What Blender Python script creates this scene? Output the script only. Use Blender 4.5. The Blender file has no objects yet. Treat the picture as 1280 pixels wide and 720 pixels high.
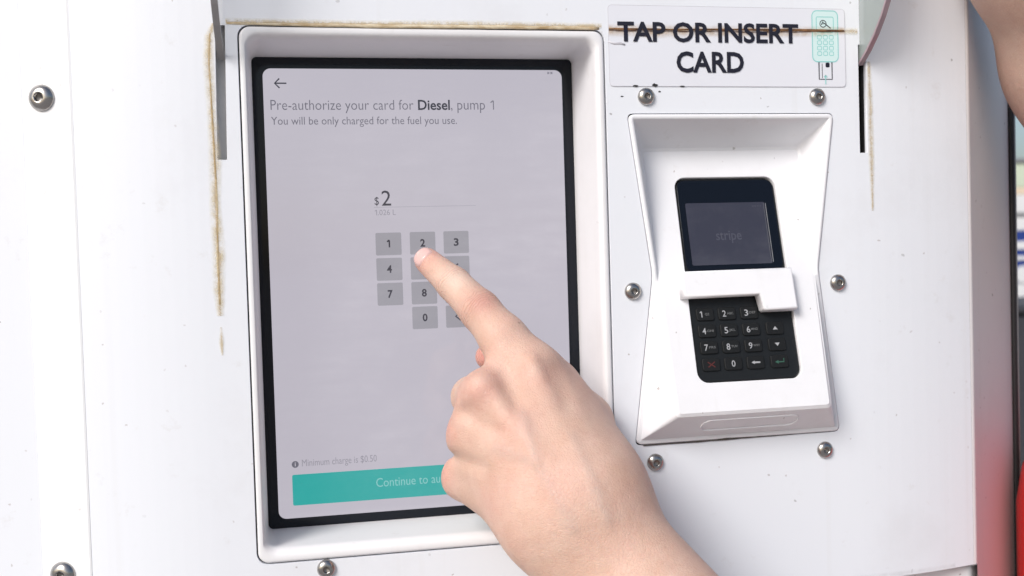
import bpy, bmesh, math, random
import numpy as np
from mathutils import Matrix, Vector
random.seed(7)
R = math.radians
S = bpy.context.scene
COL = S.collection

# ------------------------------------------------------------------ camera
cam_d = bpy.data.cameras.new('camera')
cam = bpy.data.objects.new('camera', cam_d)
COL.objects.link(cam)
S.camera = cam
cam_d.sensor_width = 36.0
cam_d.lens = 35.156
cam_d.clip_start = 0.01
cam_d.clip_end = 500
CAM_YAW, CAM_PITCH, CAM_ROLL = 0.188955, -0.028944, -0.030011
Z0 = 1.45                      # height of the panel's reference corner
cy, sy, cp, sp = math.cos(CAM_YAW), math.sin(CAM_YAW), math.cos(CAM_PITCH), math.sin(CAM_PITCH)
fwd = Vector((sy*cp, cy*cp, sp)); rgt = Vector((cy, -sy, 0)); upv = rgt.cross(fwd)
cr, sr = math.cos(CAM_ROLL), math.sin(CAM_ROLL)
r2 = cr*rgt + sr*upv; u2 = -sr*rgt + cr*upv
m = Matrix((r2, u2, -fwd)).transposed().to_4x4()
m.translation = Vector((0.038013, -0.549118, Z0 - 0.127495))
cam.matrix_world = m
cam_d.dof.use_dof = True
cam_d.dof.focus_distance = 0.56
cam_d.dof.aperture_fstop = 9.0

# ------------------------------------------------------------------ world, sun, exposure
SUN_DIR = Vector((-0.59, -0.56, 0.58)).normalized()     # from the scene to the sun
world = bpy.data.worlds.new('World'); S.world = world
world.use_nodes = True
wn = world.node_tree.nodes; wl = world.node_tree.links
wn.clear()
wo = wn.new('ShaderNodeOutputWorld'); wb = wn.new('ShaderNodeBackground'); ws = wn.new('ShaderNodeTexSky')
ws.sky_type = 'NISHITA'; ws.sun_disc = False
ws.sun_elevation = math.asin(SUN_DIR.z)
ws.sun_rotation = math.atan2(SUN_DIR.x, SUN_DIR.y)
ws.air_density = 1.0; ws.dust_density = 3.0; ws.ozone_density = 1.0
wb.inputs['Strength'].default_value = 0.064
wl.new(ws.outputs[0], wb.inputs[0]); wl.new(wb.outputs[0], wo.inputs[0])
sun_d = bpy.data.lights.new('sun', 'SUN'); sun_d.energy = 1.5; sun_d.angle = R(24)
sun_d.color = (1.0, 0.985, 0.97)
sun = bpy.data.objects.new('sun', sun_d); COL.objects.link(sun)
sun.rotation_euler = SUN_DIR.to_track_quat('Z', 'Y').to_euler()
sun.location = (0, -2, 4)
vs = S.view_settings
vs.view_transform = 'Standard'; vs.look = 'None'; vs.gamma = 1.0
vs.use_curve_mapping = False
vs.exposure = 0.90

# ------------------------------------------------------------------ materials
def srgb(r, g, b):
    f = lambda c: (c/255/12.92) if c/255 <= 0.04045 else ((c/255+0.055)/1.055)**2.4
    return (f(r), f(g), f(b), 1)

def nmat(name):
    mt = bpy.data.materials.new(name); mt.use_nodes = True
    nt = mt.node_tree
    return mt, nt, nt.nodes['Principled BSDF']

def mix(nt, fac, a, b):
    n = nt.nodes.new('ShaderNodeMix'); n.data_type = 'RGBA'
    for sock, val in ((n.inputs[0], fac), (n.inputs[6], a), (n.inputs[7], b)):
        if hasattr(val, 'is_output'): nt.links.new(val, sock)
        else: sock.default_value = val
    return n.outputs[2]

def ramp(nt, fac, stops):
    n = nt.nodes.new('ShaderNodeValToRGB')
    e = n.color_ramp.elements
    e[0].position, e[0].color = stops[0][0], (stops[0][1],)*3 + (1,)
    e[1].position, e[1].color = stops[1][0], (stops[1][1],)*3 + (1,)
    nt.links.new(fac, n.inputs[0])
    return n.outputs[0]

def tex(nt, kind, scale, vec=None, **kw):
    n = nt.nodes.new('ShaderNodeTex' + kind)
    n.inputs['Scale'].default_value = scale
    for k, v in kw.items():
        if k in n.inputs: n.inputs[k].default_value = v
        else: setattr(n, k, v)
    if vec: nt.links.new(vec, n.inputs['Vector'])
    return n

def geopos(nt, scale=(1, 1, 1)):
    tc = nt.nodes.new('ShaderNodeTexCoord')
    mp = nt.nodes.new('ShaderNodeMapping'); mp.inputs['Scale'].default_value = scale
    nt.links.new(tc.outputs['Object'], mp.inputs[0])
    return mp.outputs[0]

def math_n(nt, op, a, b):
    n = nt.nodes.new('ShaderNodeMath'); n.operation = op
    for i, v in enumerate((a, b)):
        if hasattr(v, 'is_output'): nt.links.new(v, n.inputs[i])
        else: n.inputs[i].default_value = v
    return n.outputs[0]

def bump(nt, bsdf, h, strength, dist):
    b = nt.nodes.new('ShaderNodeBump'); b.inputs['Strength'].default_value = strength
    b.inputs['Distance'].default_value = dist
    nt.links.new(h, b.inputs['Height']); nt.links.new(b.outputs[0], bsdf.inputs['Normal'])

def plain(name, col, rough=0.5, metal=0.0, spec=0.5, var=0.0, nscale=60.0, bumpd=0.0, coat=0.0):
    mt, nt, b = nmat(name)
    b.inputs['Roughness'].default_value = rough
    b.inputs['Metallic'].default_value = metal
    b.inputs['Specular IOR Level'].default_value = spec
    b.inputs['Coat Weight'].default_value = coat
    n = tex(nt, 'Noise', nscale, geopos(nt), Detail=5.0)
    dark = tuple(c*(1-var) for c in col[:3]) + (1,)
    nt.links.new(mix(nt, n.outputs['Fac'], dark, col), b.inputs['Base Color'])
    if bumpd: bump(nt, b, n.outputs['Fac'], 0.6, bumpd)
    return mt

def painted(name, col, rough=0.38, speck=1.0, smudge=1.0, peel=0.00012, seed=0.0):
    """white powder-coated sheet: faint orange peel, scattered chips, soft grime and run marks"""
    mt, nt, b = nmat(name)
    pos = geopos(nt)
    pos2 = nt.nodes.new('ShaderNodeMapping'); pos2.inputs['Location'].default_value = (seed, seed*1.7, seed*.3)
    nt.links.new(pos, pos2.inputs[0]); pos = pos2.outputs[0]
    warp = tex(nt, 'Noise', 220, pos, Detail=3.0)
    add = nt.nodes.new('ShaderNodeMix'); add.data_type = 'VECTOR'; add.inputs[0].default_value = 0.004
    nt.links.new(pos, add.inputs[4]); nt.links.new(warp.outputs['Color'], add.inputs[5])
    c = col
    flat2 = nt.nodes.new('ShaderNodeMapping'); flat2.inputs['Rotation'].default_value = (R(-90), 0, 0)
    nt.links.new(add.outputs[1], flat2.inputs[0])
    # chips: sparse small dark marks, irregular
    for sc, thr, keep, dk in ((46, 0.024, 0.93, (0.13, 0.11, 0.12, 1)), (95, 0.055, 0.93, (0.36, 0.31, 0.31, 1)), (27, 0.022, 0.84, (0.15, 0.13, 0.12, 1))):
        v = tex(nt, 'Voronoi', sc, flat2.outputs[0], voronoi_dimensions='2D')
        near = math_n(nt, 'LESS_THAN', v.outputs['Distance'], thr)
        sep = nt.nodes.new('ShaderNodeSeparateColor'); nt.links.new(v.outputs['Color'], sep.inputs[0])
        pick = math_n(nt, 'GREATER_THAN', sep.outputs[0], keep)
        f = math_n(nt, 'MULTIPLY', near, pick)
        f = math_n(nt, 'MULTIPLY', f, math_n(nt, 'MULTIPLY', sep.outputs[1], 0.85*speck))
        c = mix(nt, f, c, dk)
    # grime patches
    g = tex(nt, 'Noise', 9, pos, Detail=8.0, Roughness=0.65)
    gf = math_n(nt, 'MULTIPLY', ramp(nt, g.outputs['Fac'], ((0.52, 0), (0.78, 1))), 0.22*smudge)
    c = mix(nt, gf, c, (0.52, 0.50, 0.50, 1))
    g2 = tex(nt, 'Noise', 60, pos, Detail=6.0, Roughness=0.7)
    gf2 = math_n(nt, 'MULTIPLY', ramp(nt, g2.outputs['Fac'], ((0.62, 0), (0.75, 1))), 0.16*smudge)
    c = mix(nt, gf2, c, (0.45, 0.40, 0.36, 1))
    # vertical run marks
    st = geopos(nt, (120, 120, 2.0))
    s = tex(nt, 'Noise', 1.0, st, Detail=3.0)
    sf = math_n(nt, 'MULTIPLY', ramp(nt, s.outputs['Fac'], ((0.60, 0), (0.80, 1))), 0.10*smudge)
    c = mix(nt, sf, c, (0.55, 0.52, 0.47, 1))
    nt.links.new(c, b.inputs['Base Color'])
    rr = nt.nodes.new('ShaderNodeMapRange')
    nt.links.new(g.outputs['Fac'], rr.inputs[0]); rr.inputs[3].default_value = rough-.06; rr.inputs[4].default_value = rough+.12
    nt.links.new(rr.outputs[0], b.inputs['Roughness'])
    pn = tex(nt, 'Noise', 420, pos, Detail=2.0)
    bump(nt, b, pn.outputs['Fac'], 0.35, peel)
    return mt

WHITE = (0.755, 0.78, 0.83, 1)
M = {}
M['panel'] = painted('white_powder_coat', WHITE, speck=.8, smudge=1.2)
M['panel_dirty'] = painted('white_powder_coat_chipped', (0.74, 0.72, 0.73, 1), speck=1.3, smudge=1.3, seed=3.1)
M['band'] = painted('white_trim_paint', (0.82, 0.83, 0.85, 1), speck=.4, smudge=.4, seed=5.3)
M['frame'] = painted('white_moulded_frame', (0.765, 0.765, 0.785, 1), rough=.42, speck=.4, smudge=1.3, seed=8.2)
M['housing'] = painted('white_moulded_plastic', (0.78, 0.785, 0.815, 1), rough=.4, speck=.9, smudge=1.2, seed=11.4)
M['inner'] = plain('unlit_steel_inside', (0.02, 0.02, 0.022, 1), .8)
M['steel'] = plain('stainless_steel', (0.56, 0.54, 0.52, 1), .24, 1.0, var=.5, nscale=330, bumpd=.00008)
M['socket'] = plain('socket_steel', (0.30, 0.28, 0.26, 1), .4, 1.0, var=.4, nscale=500)
M['rubber'] = plain('black_rubber', (0.018, 0.018, 0.02, 1), .6, var=.3)
M['alu'] = plain('grey_edge_strip', (0.42, 0.42, 0.43, 1), .4, .6, var=.2)
M['black_plastic'] = plain('black_plastic', (0.010, 0.012, 0.014, 1), .5, spec=.3, var=.3, nscale=120)
M['black_glass'] = plain('black_glass', (0.004, 0.006, 0.011, 1), .10, spec=.3)
M['key_rubber'] = plain('black_key', (0.010, 0.011, 0.012, 1), .55, spec=.25, var=.2)
M['print_grey'] = plain('grey_key_print', (0.36, 0.37, 0.39, 1), .6)
M['print_dim'] = plain('dim_key_print', (0.13, 0.135, 0.14, 1), .6)
M['print_red'] = plain('red_key_print', (0.09, 0.014, 0.012, 1), .6)
M['print_green'] = plain('green_key_print', (0.03, 0.10, 0.07, 1), .6)
M['ink'] = plain('navy_black_ink', (0.008, 0.008, 0.022, 1), .5, var=.3, nscale=300)
M['ink_teal'] = plain('pale_teal_ink', (0.26, 0.62, 0.60, 1), .5, var=.1)
M['ink_teal_pale'] = plain('very_pale_teal_ink', (0.62, 0.79, 0.79, 1), .5, var=.05)
M['sticker'] = plain('glossy_white_vinyl', (0.745, 0.76, 0.82, 1), .25, var=.05, nscale=25)
M['sticker_edge'] = plain('vinyl_cut_edge', (0.62, 0.61, 0.66, 1), .4, var=.3)
M['red_paint'] = plain('red_paint', (0.60, 0.012, 0.010, 1), .35, var=.1)
M['bin_grey'] = plain('dark_grey_plastic', (0.05, 0.052, 0.06, 1), .5, var=.2, nscale=8)
M['sign_blue'] = plain('blue_sign_face', (0.02, 0.05, 0.25, 1), .5, var=.1)
M['sign_white'] = plain('white_sign_face', (0.78, 0.79, 0.80, 1), .5, var=.05)
M['sign_green'] = plain('pale_green_sign_face', (0.62, 0.70, 0.55, 1), .5, var=.05)
M['sign_grey'] = plain('grey_sign_rail', (0.22, 0.23, 0.24, 1), .5)
M['tan_panel'] = plain('warm_pale_face', (0.80, 0.66, 0.50, 1), .5)

def concrete():
    mt, nt, b = nmat('forecourt_concrete')
    p = geopos(nt)
    n = tex(nt, 'Noise', 3.0, p, Detail=10.0, Roughness=0.7)
    nt.links.new(mix(nt, n.outputs['Fac'], (0.22, 0.21, 0.205, 1), (0.42, 0.40, 0.385, 1)), b.inputs['Base Color'])
    b.inputs['Roughness'].default_value = .85
    bump(nt, b, n.outputs['Fac'], .5, .01)
    return mt
M['concrete'] = concrete()
M['grime'] = plain('packed_grime', (0.10, 0.085, 0.08, 1), .8, var=.6, nscale=400)

def sealant(name, a, c, alpha=1.0, scale=240):
    mt, nt, b = nmat(name)
    n = tex(nt, 'Noise', scale, geopos(nt, (.35, 1, 1)), Detail=5.0, Roughness=.7)
    nt.links.new(mix(nt, ramp(nt, n.outputs['Fac'], ((.38, 0), (.64, 1))), a, c), b.inputs['Base Color'])
    b.inputs['Roughness'].default_value = .45
    b.inputs['Alpha'].default_value = alpha
    bump(nt, b, n.outputs['Fac'], .7, .0006)
    return mt
M['bead'] = sealant('dirty_cream_sealant', (0.42, 0.30, 0.16, 1), (0.72, 0.64, 0.48, 1))
M['bead_brown'] = sealant('rust_brown_sealant', (0.05, 0.022, 0.010, 1), (0.28, 0.14, 0.06, 1))
M['stain'] = sealant('thin_amber_film', (0.60, 0.42, 0.18, 1), (0.76, 0.68, 0.50, 1), .55)
M['stain_pale'] = sealant('thin_cream_film', (0.62, 0.52, 0.36, 1), (0.75, 0.70, 0.60, 1), .55)

def acrylic(name, col, alpha):
    mt, nt, b = nmat(name)
    n = tex(nt, 'Noise', 40, geopos(nt), Detail=6.0)
    nt.links.new(mix(nt, n.outputs['Fac'], tuple(c*.88 for c in col[:3])+(1,), col), b.inputs['Base Color'])
    b.inputs['Roughness'].default_value = .18
    b.inputs['Alpha'].default_value = alpha
    return mt
M['acrylic'] = acrylic('clear_acrylic_weathered', (0.40, 0.455, 0.44, 1), .58)
M['acrylic_edge'] = acrylic('acrylic_cut_edge', (0.40, 0.30, 0.335, 1), .85)  # pink of red reflections painted into the edge colour
M['acrylic_grey'] = acrylic('acrylic_cut_edge_grey', (0.30, 0.295, 0.30, 1), .95)
M['acrylic_cover'] = acrylic('clear_acrylic_cover', (0.8, 0.82, 0.82, 1), .05)
M['acrylic_thin'] = acrylic('clear_acrylic_side', (0.45, 0.45, 0.46, 1), .26)
M['slot_grey'] = plain('light_grey_liner', (0.62, 0.62, 0.62, 1), .5, var=.25, nscale=90)

def display(name, col, strength=1.0, rough=.12, base=(0.03, 0.03, 0.035, 1), noise=0.0):
    mt, nt, b = nmat(name)
    b.inputs['Base Color'].default_value = base
    b.inputs['Roughness'].default_value = rough
    b.inputs['Emission Color'].default_value = col
    # finger smears: uneven gloss and a thin greasy veil on the glass
    ps = geopos(nt)
    sm = tex(nt, 'Noise', 16, ps, Detail=8.0, Roughness=.62); sw = tex(nt, 'Noise', 1.0, geopos(nt, (38, 38, 150)), Detail=4.0)
    sf_ = math_n(nt, 'MULTIPLY', ramp(nt, sm.outputs['Fac'], ((.40, 0), (.70, 1))), ramp(nt, sw.outputs['Fac'], ((.35, .2), (.7, 1))))
    nt.links.new(mix(nt, sf_, base, tuple(c+.045 for c in base[:3])+(1,)), b.inputs['Base Color'])
    rg = nt.nodes.new('ShaderNodeMapRange'); nt.links.new(sf_, rg.inputs[0]); rg.inputs[3].default_value = rough*.5; rg.inputs[4].default_value = rough*2.4
    nt.links.new(rg.outputs[0], b.inputs['Roughness'])
    b.inputs['Emission Strength'].default_value = strength
    if noise:
        n = tex(nt, 'Noise', 7, geopos(nt), Detail=2.0)
        nt.links.new(mix(nt, n.outputs['Fac'], tuple(c*(1-noise) for c in col[:3])+(1,), col), b.inputs['Emission Color'])
    return mt
E0 = 0.475      # screen luminance under the photograph's exposure
M['ui_back'] = display('screen_lavender', srgb(198, 193, 204), E0, noise=.05)
M['ui_key'] = display('screen_key_grey', srgb(160, 158, 166), E0)
M['ui_ink'] = display('screen_dark_ink', srgb(38, 38, 52), E0)
M['ui_grey'] = display('screen_grey_ink', srgb(108, 106, 118), E0)
M['ui_pale'] = display('screen_pale_ink', srgb(152, 149, 160), E0)
M['ui_line'] = display('screen_faint_line', srgb(172, 169, 179), E0)
M['ui_teal'] = display('screen_teal', srgb(34, 172, 166), E0)
M['ui_teal_text'] = display('screen_button_text', srgb(140, 205, 202), E0)
M['lcd'] = display('reader_display', srgb(40, 42, 68), .26, .1, noise=.12)
M['lcd_ink'] = display('reader_display_ink', srgb(84, 84, 100), .30, .1)

def skin(name, shade=1.0):
    mt, nt, b = nmat(name)
    p = geopos(nt)
    at_r = nt.nodes.new('ShaderNodeAttribute'); at_r.attribute_name = 'redness'
    at_p = nt.nodes.new('ShaderNodeAttribute'); at_p.attribute_name = 'pallor'
    n1 = tex(nt, 'Noise', 55, p, Detail=6.0, Roughness=.6)
    base = mix(nt, ramp(nt, n1.outputs['Fac'], ((.3, 0), (.7, 1))), (0.58*shade, 0.375*shade, 0.29*shade, 1), (0.655*shade, 0.462*shade, 0.375*shade, 1))
    nb = tex(nt, 'Noise', 26, p, Detail=4.0, Roughness=.55)
    base = mix(nt, math_n(nt, 'MULTIPLY', ramp(nt, nb.outputs['Fac'], ((.45, 0), (.72, 1))), .42), base, (0.60*shade, 0.335*shade, 0.275*shade, 1))
    at_v = nt.nodes.new('ShaderNodeAttribute'); at_v.attribute_name = 'vein'
    base = mix(nt, at_v.outputs['Fac'], base, (0.47*shade, 0.38*shade, 0.345*shade, 1))
    n2 = tex(nt, 'Noise', 420, p, Detail=4.0)
    base = mix(nt, math_n(nt, 'MULTIPLY', ramp(nt, n2.outputs['Fac'], ((.52, 0), (.72, 1))), .30), base, (0.54*shade, 0.30*shade, 0.24*shade, 1))
    base = mix(nt, at_r.outputs['Fac'], base, (0.60*shade, 0.27*shade, 0.235*shade, 1))
    base = mix(nt, at_p.outputs['Fac'], base, (0.72*shade, 0.57*shade, 0.48*shade, 1))
    # sparse freckles and pores
    v = tex(nt, 'Voronoi', 75, p)
    sep = nt.nodes.new('ShaderNodeSeparateColor'); nt.links.new(v.outputs['Color'], sep.inputs[0])
    f = math_n(nt, 'MULTIPLY', math_n(nt, 'LESS_THAN', v.outputs['Distance'], .075), math_n(nt, 'GREATER_THAN', sep.outputs[0], .88))
    base = mix(nt, math_n(nt, 'MULTIPLY', f, .45), base, (0.30*shade, 0.15*shade, 0.10*shade, 1))
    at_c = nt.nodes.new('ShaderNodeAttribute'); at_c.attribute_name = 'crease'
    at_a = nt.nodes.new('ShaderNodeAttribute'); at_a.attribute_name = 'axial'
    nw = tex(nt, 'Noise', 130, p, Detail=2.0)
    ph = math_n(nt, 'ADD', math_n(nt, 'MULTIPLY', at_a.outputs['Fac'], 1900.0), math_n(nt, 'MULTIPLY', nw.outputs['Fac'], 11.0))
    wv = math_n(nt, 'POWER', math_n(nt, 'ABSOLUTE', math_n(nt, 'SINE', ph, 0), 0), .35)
    base = mix(nt, math_n(nt, 'MULTIPLY', math_n(nt, 'MULTIPLY', at_c.outputs['Fac'], math_n(nt, 'SUBTRACT', 1.0, wv)), .75), base, (0.42*shade, 0.19*shade, 0.15*shade, 1))  # wrinkle shade painted as darker lines in the skin colour
    nt.links.new(base, b.inputs['Base Color'])
    b.inputs['Subsurface Weight'].default_value = .18
    b.inputs['Subsurface Radius'].default_value = (1.0, .35, .18)
    b.inputs['Subsurface Scale'].default_value = .006
    b.inputs['Roughness'].default_value = .52
    b.inputs['Specular IOR Level'].default_value = .4
    # fine skin relief: crossing creases plus pores
    w1 = tex(nt, 'Voronoi', 620, p, feature='DISTANCE_TO_EDGE')
    n3 = tex(nt, 'Noise', 160, p, Detail=6.0)
    h = math_n(nt, 'ADD', math_n(nt, 'MULTIPLY', ramp(nt, w1.outputs['Distance'], ((0, 0), (.12, 1))), .35), n3.outputs['Fac'])
    h = math_n(nt, 'ADD', h, math_n(nt, 'MULTIPLY', math_n(nt, 'MULTIPLY', wv, at_c.outputs['Fac']), 1.3))
    bump(nt, b, h, .42, .0011)
    return mt
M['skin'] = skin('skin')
M['skin_far'] = skin('skin_darker', .86)  # same skin colours, multiplied darker
M['nail'] = plain('fingernail', (0.70, 0.46, 0.43, 1), .30, var=.08, nscale=200, coat=.15)

# ------------------------------------------------------------------ object helpers
def wloc(o):
    v = Vector((0, 0, 0))
    while o:
        v += o.location; o = o.parent
    return v

def link(name, me, mat, parent=None):
    o = bpy.data.objects.new(name, me)
    COL.objects.link(o)
    if mat: me.materials.clear(); me.materials.append(mat)
    if parent: o.parent = parent
    return o

def obj(name, verts, faces, mat, parent=None, smooth=False, bev=0.0, segs=2, ang=25):
    """verts in world metres; stored relative to the parent"""
    off = wloc(parent) if parent else Vector((0, 0, 0))
    me = bpy.data.meshes.new(name)
    me.from_pydata([tuple(Vector(v)-off) for v in verts], [], faces)
    bm = bmesh.new(); bm.from_mesh(me); bmesh.ops.recalc_face_normals(bm, faces=bm.faces); bm.to_mesh(me); bm.free()
    o = link(name, me, mat, parent)
    if bev:
        md = o.modifiers.new('bevel', 'BEVEL'); md.width = bev; md.segments = segs
        md.limit_method = 'ANGLE'; md.angle_limit = R(ang); md.harden_normals = False
        smooth = True
    if smooth:
        for p in me.polygons: p.use_smooth = True
        if bev:
            md = o.modifiers.new('wn', 'WEIGHTED_NORMAL'); md.keep_sharp = True
    return o

def empty(name, loc):
    o = bpy.data.objects.new(name, None); o.empty_display_size = .05
    o.location = loc; COL.objects.link(o)
    return o

def tag(o, label=None, cat=None, group=None, kind=None):
    if label: o['label'] = label
    if cat: o['category'] = cat
    if group: o['group'] = group
    if kind: o['kind'] = kind
    return o

def P(u, v, d=0.0):
    return Vector((u, -d, Z0+v))

# frames: a plane's local (x, y, out) -> world
FPANEL = Matrix(((1, 0, 0, 0), (0, 0, -1, 0), (0, 1, 0, Z0), (0, 0, 0, 1)))
V0, SL = -0.13927, 0.27
kf = math.sqrt(1+SL*SL)
FFACE = Matrix(((1, 0, 0, 0), (0, SL/kf, -1/kf, 0), (0, 1/kf, SL/kf, Z0+V0), (0, 0, 0, 1)))
FTAB = FPANEL @ Matrix.Translation((0, 0, -0.040))

def rrect(x0, y0, x1, y1, r, n=5):
    pts = []
    for cx, cyy, a0 in ((x1-r, y1-r, 0), (x0+r, y1-r, 90), (x0+r, y0+r, 180), (x1-r, y0+r, 270)):
        for i in range(n+1):
            a = R(a0+90*i/n); pts.append((cx+r*math.cos(a), cyy+r*math.sin(a)))
    return pts

def plate(name, outer, holes, z0, z1, mat, frame, parent=None, bev=0.0, share=None):
    """flat plate with real holes between local heights z0 and z1; edges rounded by bev"""
    cu = bpy.data.curves.new(name, 'CURVE'); cu.dimensions = '2D'; cu.fill_mode = 'BOTH'
    for loop in [outer]+holes:
        sp_ = cu.splines.new('POLY'); sp_.points.add(len(loop)-1); sp_.use_cyclic_u = True
        for p, q in zip(sp_.points, loop): p.co = (q[0], q[1], 0, 1)
    cu.extrude = max((z1-z0)/2-bev, 1e-6)
    if bev: cu.bevel_depth = bev; cu.bevel_resolution = 2; cu.offset = -bev
    o = bpy.data.objects.new('tmp', cu); COL.objects.link(o)
    dg = bpy.context.evaluated_depsgraph_get(); dg.update()
    me = bpy.data.meshes.new_from_object(o.evaluated_get(dg))
    bpy.data.objects.remove(o); bpy.data.curves.remove(cu)
    me.name = name
    off = wloc(parent) if parent else Vector((0, 0, 0))
    me.transform(Matrix.Translation(-off) @ frame @ Matrix.Translation((0, 0, (z0+z1)/2)))
    me.update()
    bm = bmesh.new(); bm.from_mesh(me); bmesh.ops.remove_doubles(bm, verts=bm.verts, dist=1e-7)
    bmesh.ops.recalc_face_normals(bm, faces=bm.faces); bm.to_mesh(me); bm.free()
    return link(name, me, mat, parent)

def sheet(name, pts, z, mat, frame, parent):
    """a printed or displayed patch lying on a plane"""
    return plate(name, pts, [], z, z+0.00006, mat, frame, parent)

def text(name, body, x0, y0, width, height, z, mat, frame, parent, bold=0.0, shear=0.0):
    """lettering whose ink box starts at (x0, y0) with the given ink width and height of its tallest letter"""
    if body == '1':
        w = .14*height+bold*height*2
        xr = x0+width-w/2
        return stroke(name, [(xr-.30*height, y0+height*.74), (xr-.02*height, y0+height*.955), (xr, y0+height*.90), (xr, y0)], w, z, mat, frame, parent)
    cu = bpy.data.curves.new(name, 'FONT'); cu.body = body; cu.size = 1.0; cu.offset = bold; cu.resolution_u = 3
    cu.shear = shear
    o = bpy.data.objects.new('tmp', cu); COL.objects.link(o)
    dg = bpy.context.evaluated_depsgraph_get(); dg.update()
    me = bpy.data.meshes.new_from_object(o.evaluated_get(dg))
    bpy.data.objects.remove(o); bpy.data.curves.remove(cu)
    xs = [v.co.x for v in me.vertices]; ys = [v.co.y for v in me.vertices]
    sx = width/(max(xs)-min(xs)); syy = height/max(ys)
    off = wloc(parent)
    t = Matrix.Translation(-off) @ frame @ Matrix.Translation((x0, y0, z)) @ Matrix.Diagonal((sx, syy, 1, 1)) @ Matrix.Translation((-min(xs), 0, 0))
    me.transform(t); me.name = name
    return link(name, me, mat, parent)

def stroke(name, pts, w, z, mat, frame, parent, closed=False):
    """a flat drawn line of width w along pts"""
    vs, fs = [], []
    n = len(pts); h = w/2
    for i, p in enumerate(pts):
        a = pts[(i-1) % n] if (closed or i > 0) else p
        b = pts[(i+1) % n] if (closed or i < n-1) else p
        d = Vector((b[0]-a[0], b[1]-a[1])).normalized(); nr = Vector((-d.y, d.x))
        vs += [frame @ Vector((p[0]+nr.x*h, p[1]+nr.y*h, z)), frame @ Vector((p[0]-nr.x*h, p[1]-nr.y*h, z))]
    for i in range(n if closed else n-1):
        j = (i+1) % n
        fs.append((2*i, 2*i+1, 2*j+1, 2*j))
    return obj(name, vs, fs, mat, parent)

def loft(name, loops, mat, parent, smooth=True, cap0=False, cap1=False):
    n = len(loops[0]); vs = [v for l in loops for v in l]; fs = []
    for k in range(len(loops)-1):
        for i in range(n):
            j = (i+1) % n
            fs.append((k*n+i, k*n+j, (k+1)*n+j, (k+1)*n+i))
    if cap0: fs.append(tuple(range(n-1, -1, -1)))
    if cap1: fs.append(tuple((len(loops)-1)*n+i for i in range(n)))
    return obj(name, vs, fs, mat, parent, smooth)

def tube(name, pts, rx, mat, parent, flat=.6, seed=0, rough=.25, n=8):
    """irregular bead squeezed along pts on the panel plane (u, v, d)"""
    rnd = random.Random(seed)
    dense = []
    for a, b in zip(pts, pts[1:]):
        L = math.dist(a[:3], b[:3]); k = max(1, int(L/.0035))
        for i in range(k):
            t = i/k; dense.append([a[c]+(b[c]-a[c])*t for c in range(len(a))])
    dense.append(list(pts[-1]))
    loops = []; w = 1.0; ph = 0
    for i, q in enumerate(dense):
        a = dense[max(0, i-1)]; b = dense[min(len(dense)-1, i+1)]
        d = Vector((b[0]-a[0], b[1]-a[1])).normalized(); nr = Vector((-d.y, d.x))
        w += rnd.uniform(-rough, rough)*.5; w = max(1-rough*1.6, min(1+rough*1.6, w))
        ph += rnd.uniform(-1, 1)*rx*.12; ph *= .9
        r = (q[3] if len(q) > 3 else rx)*w
        if i in (0, len(dense)-1): r *= .7
        loop = []
        for k in range(n):
            an = 2*math.pi*k/n
            o = r*math.cos(an)+ph
            loop.append(P(q[0]+nr.x*o, q[1]+nr.y*o, q[2]+r*flat*math.sin(an)))
        loops.append(loop)
    return loft(name, loops, mat, parent, True, True, True)

def boxv(u0, u1, v0, v1, d0, d1):
    vs = [P(u, v, d) for d in (d0, d1) for v in (v0, v1) for u in (u0, u1)]
    fs = [(0, 1, 3, 2), (4, 6, 7, 5), (0, 4, 5, 1), (2, 3, 7, 6), (0, 2, 6, 4), (1, 5, 7, 3)]
    return vs, fs

# ------------------------------------------------------------------ ground
g = obj('ground', [(-150, -150, 0), (150, -150, 0), (150, 150, 0), (-150, 150, 0)], [(0, 1, 2, 3)], M['concrete'])
tag(g, kind='structure')

def film(name, inner, outer_, strength, sharp, line=0.0):
    mt, nt, b = nmat(name)
    aa = nt.nodes.new('ShaderNodeAttribute'); aa.attribute_name = 'across'
    n = tex(nt, 'Noise', 160, geopos(nt), Detail=5.0, Roughness=.65)
    n2 = tex(nt, 'Noise', 45, geopos(nt), Detail=3.0)
    sh = math_n(nt, 'ADD', aa.outputs['Fac'], math_n(nt, 'MULTIPLY', math_n(nt, 'SUBTRACT', n2.outputs['Fac'], .5), .7))
    d = math_n(nt, 'ABSOLUTE', sh, 0)
    core = nt.nodes.new('ShaderNodeMapRange'); core.interpolation_type = 'SMOOTHSTEP'
    nt.links.new(d, core.inputs[0]); core.inputs[1].default_value = 0; core.inputs[2].default_value = sharp
    core.inputs[3].default_value = 1; core.inputs[4].default_value = 0
    wide = nt.nodes.new('ShaderNodeMapRange'); wide.interpolation_type = 'SMOOTHSTEP'
    nt.links.new(math_n(nt, 'ABSOLUTE', aa.outputs['Fac'], 0), wide.inputs[0]); wide.inputs[1].default_value = .1; wide.inputs[2].default_value = 1.0
    wide.inputs[3].default_value = 1; wide.inputs[4].default_value = 0
    nt.links.new(mix(nt, core.outputs[0], outer_, inner), b.inputs['Base Color'])
    al = math_n(nt, 'MAXIMUM', math_n(nt, 'MULTIPLY', core.outputs[0], math_n(nt, 'MULTIPLY', ramp(nt, n.outputs['Fac'], ((.25, .35), (.6, 1))), line)),
                math_n(nt, 'MULTIPLY', wide.outputs[0], math_n(nt, 'MULTIPLY', ramp(nt, n.outputs['Fac'], ((.3, .1), (.7, 1))), strength)))
    nt.links.new(al, b.inputs['Alpha'])
    b.inputs['Roughness'].default_value = .5
    return mt
M['film_rust'] = film('rust_film', (0.06, 0.022, 0.008, 1), (0.52, 0.33, 0.13, 1), .55, .30, .95)
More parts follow.
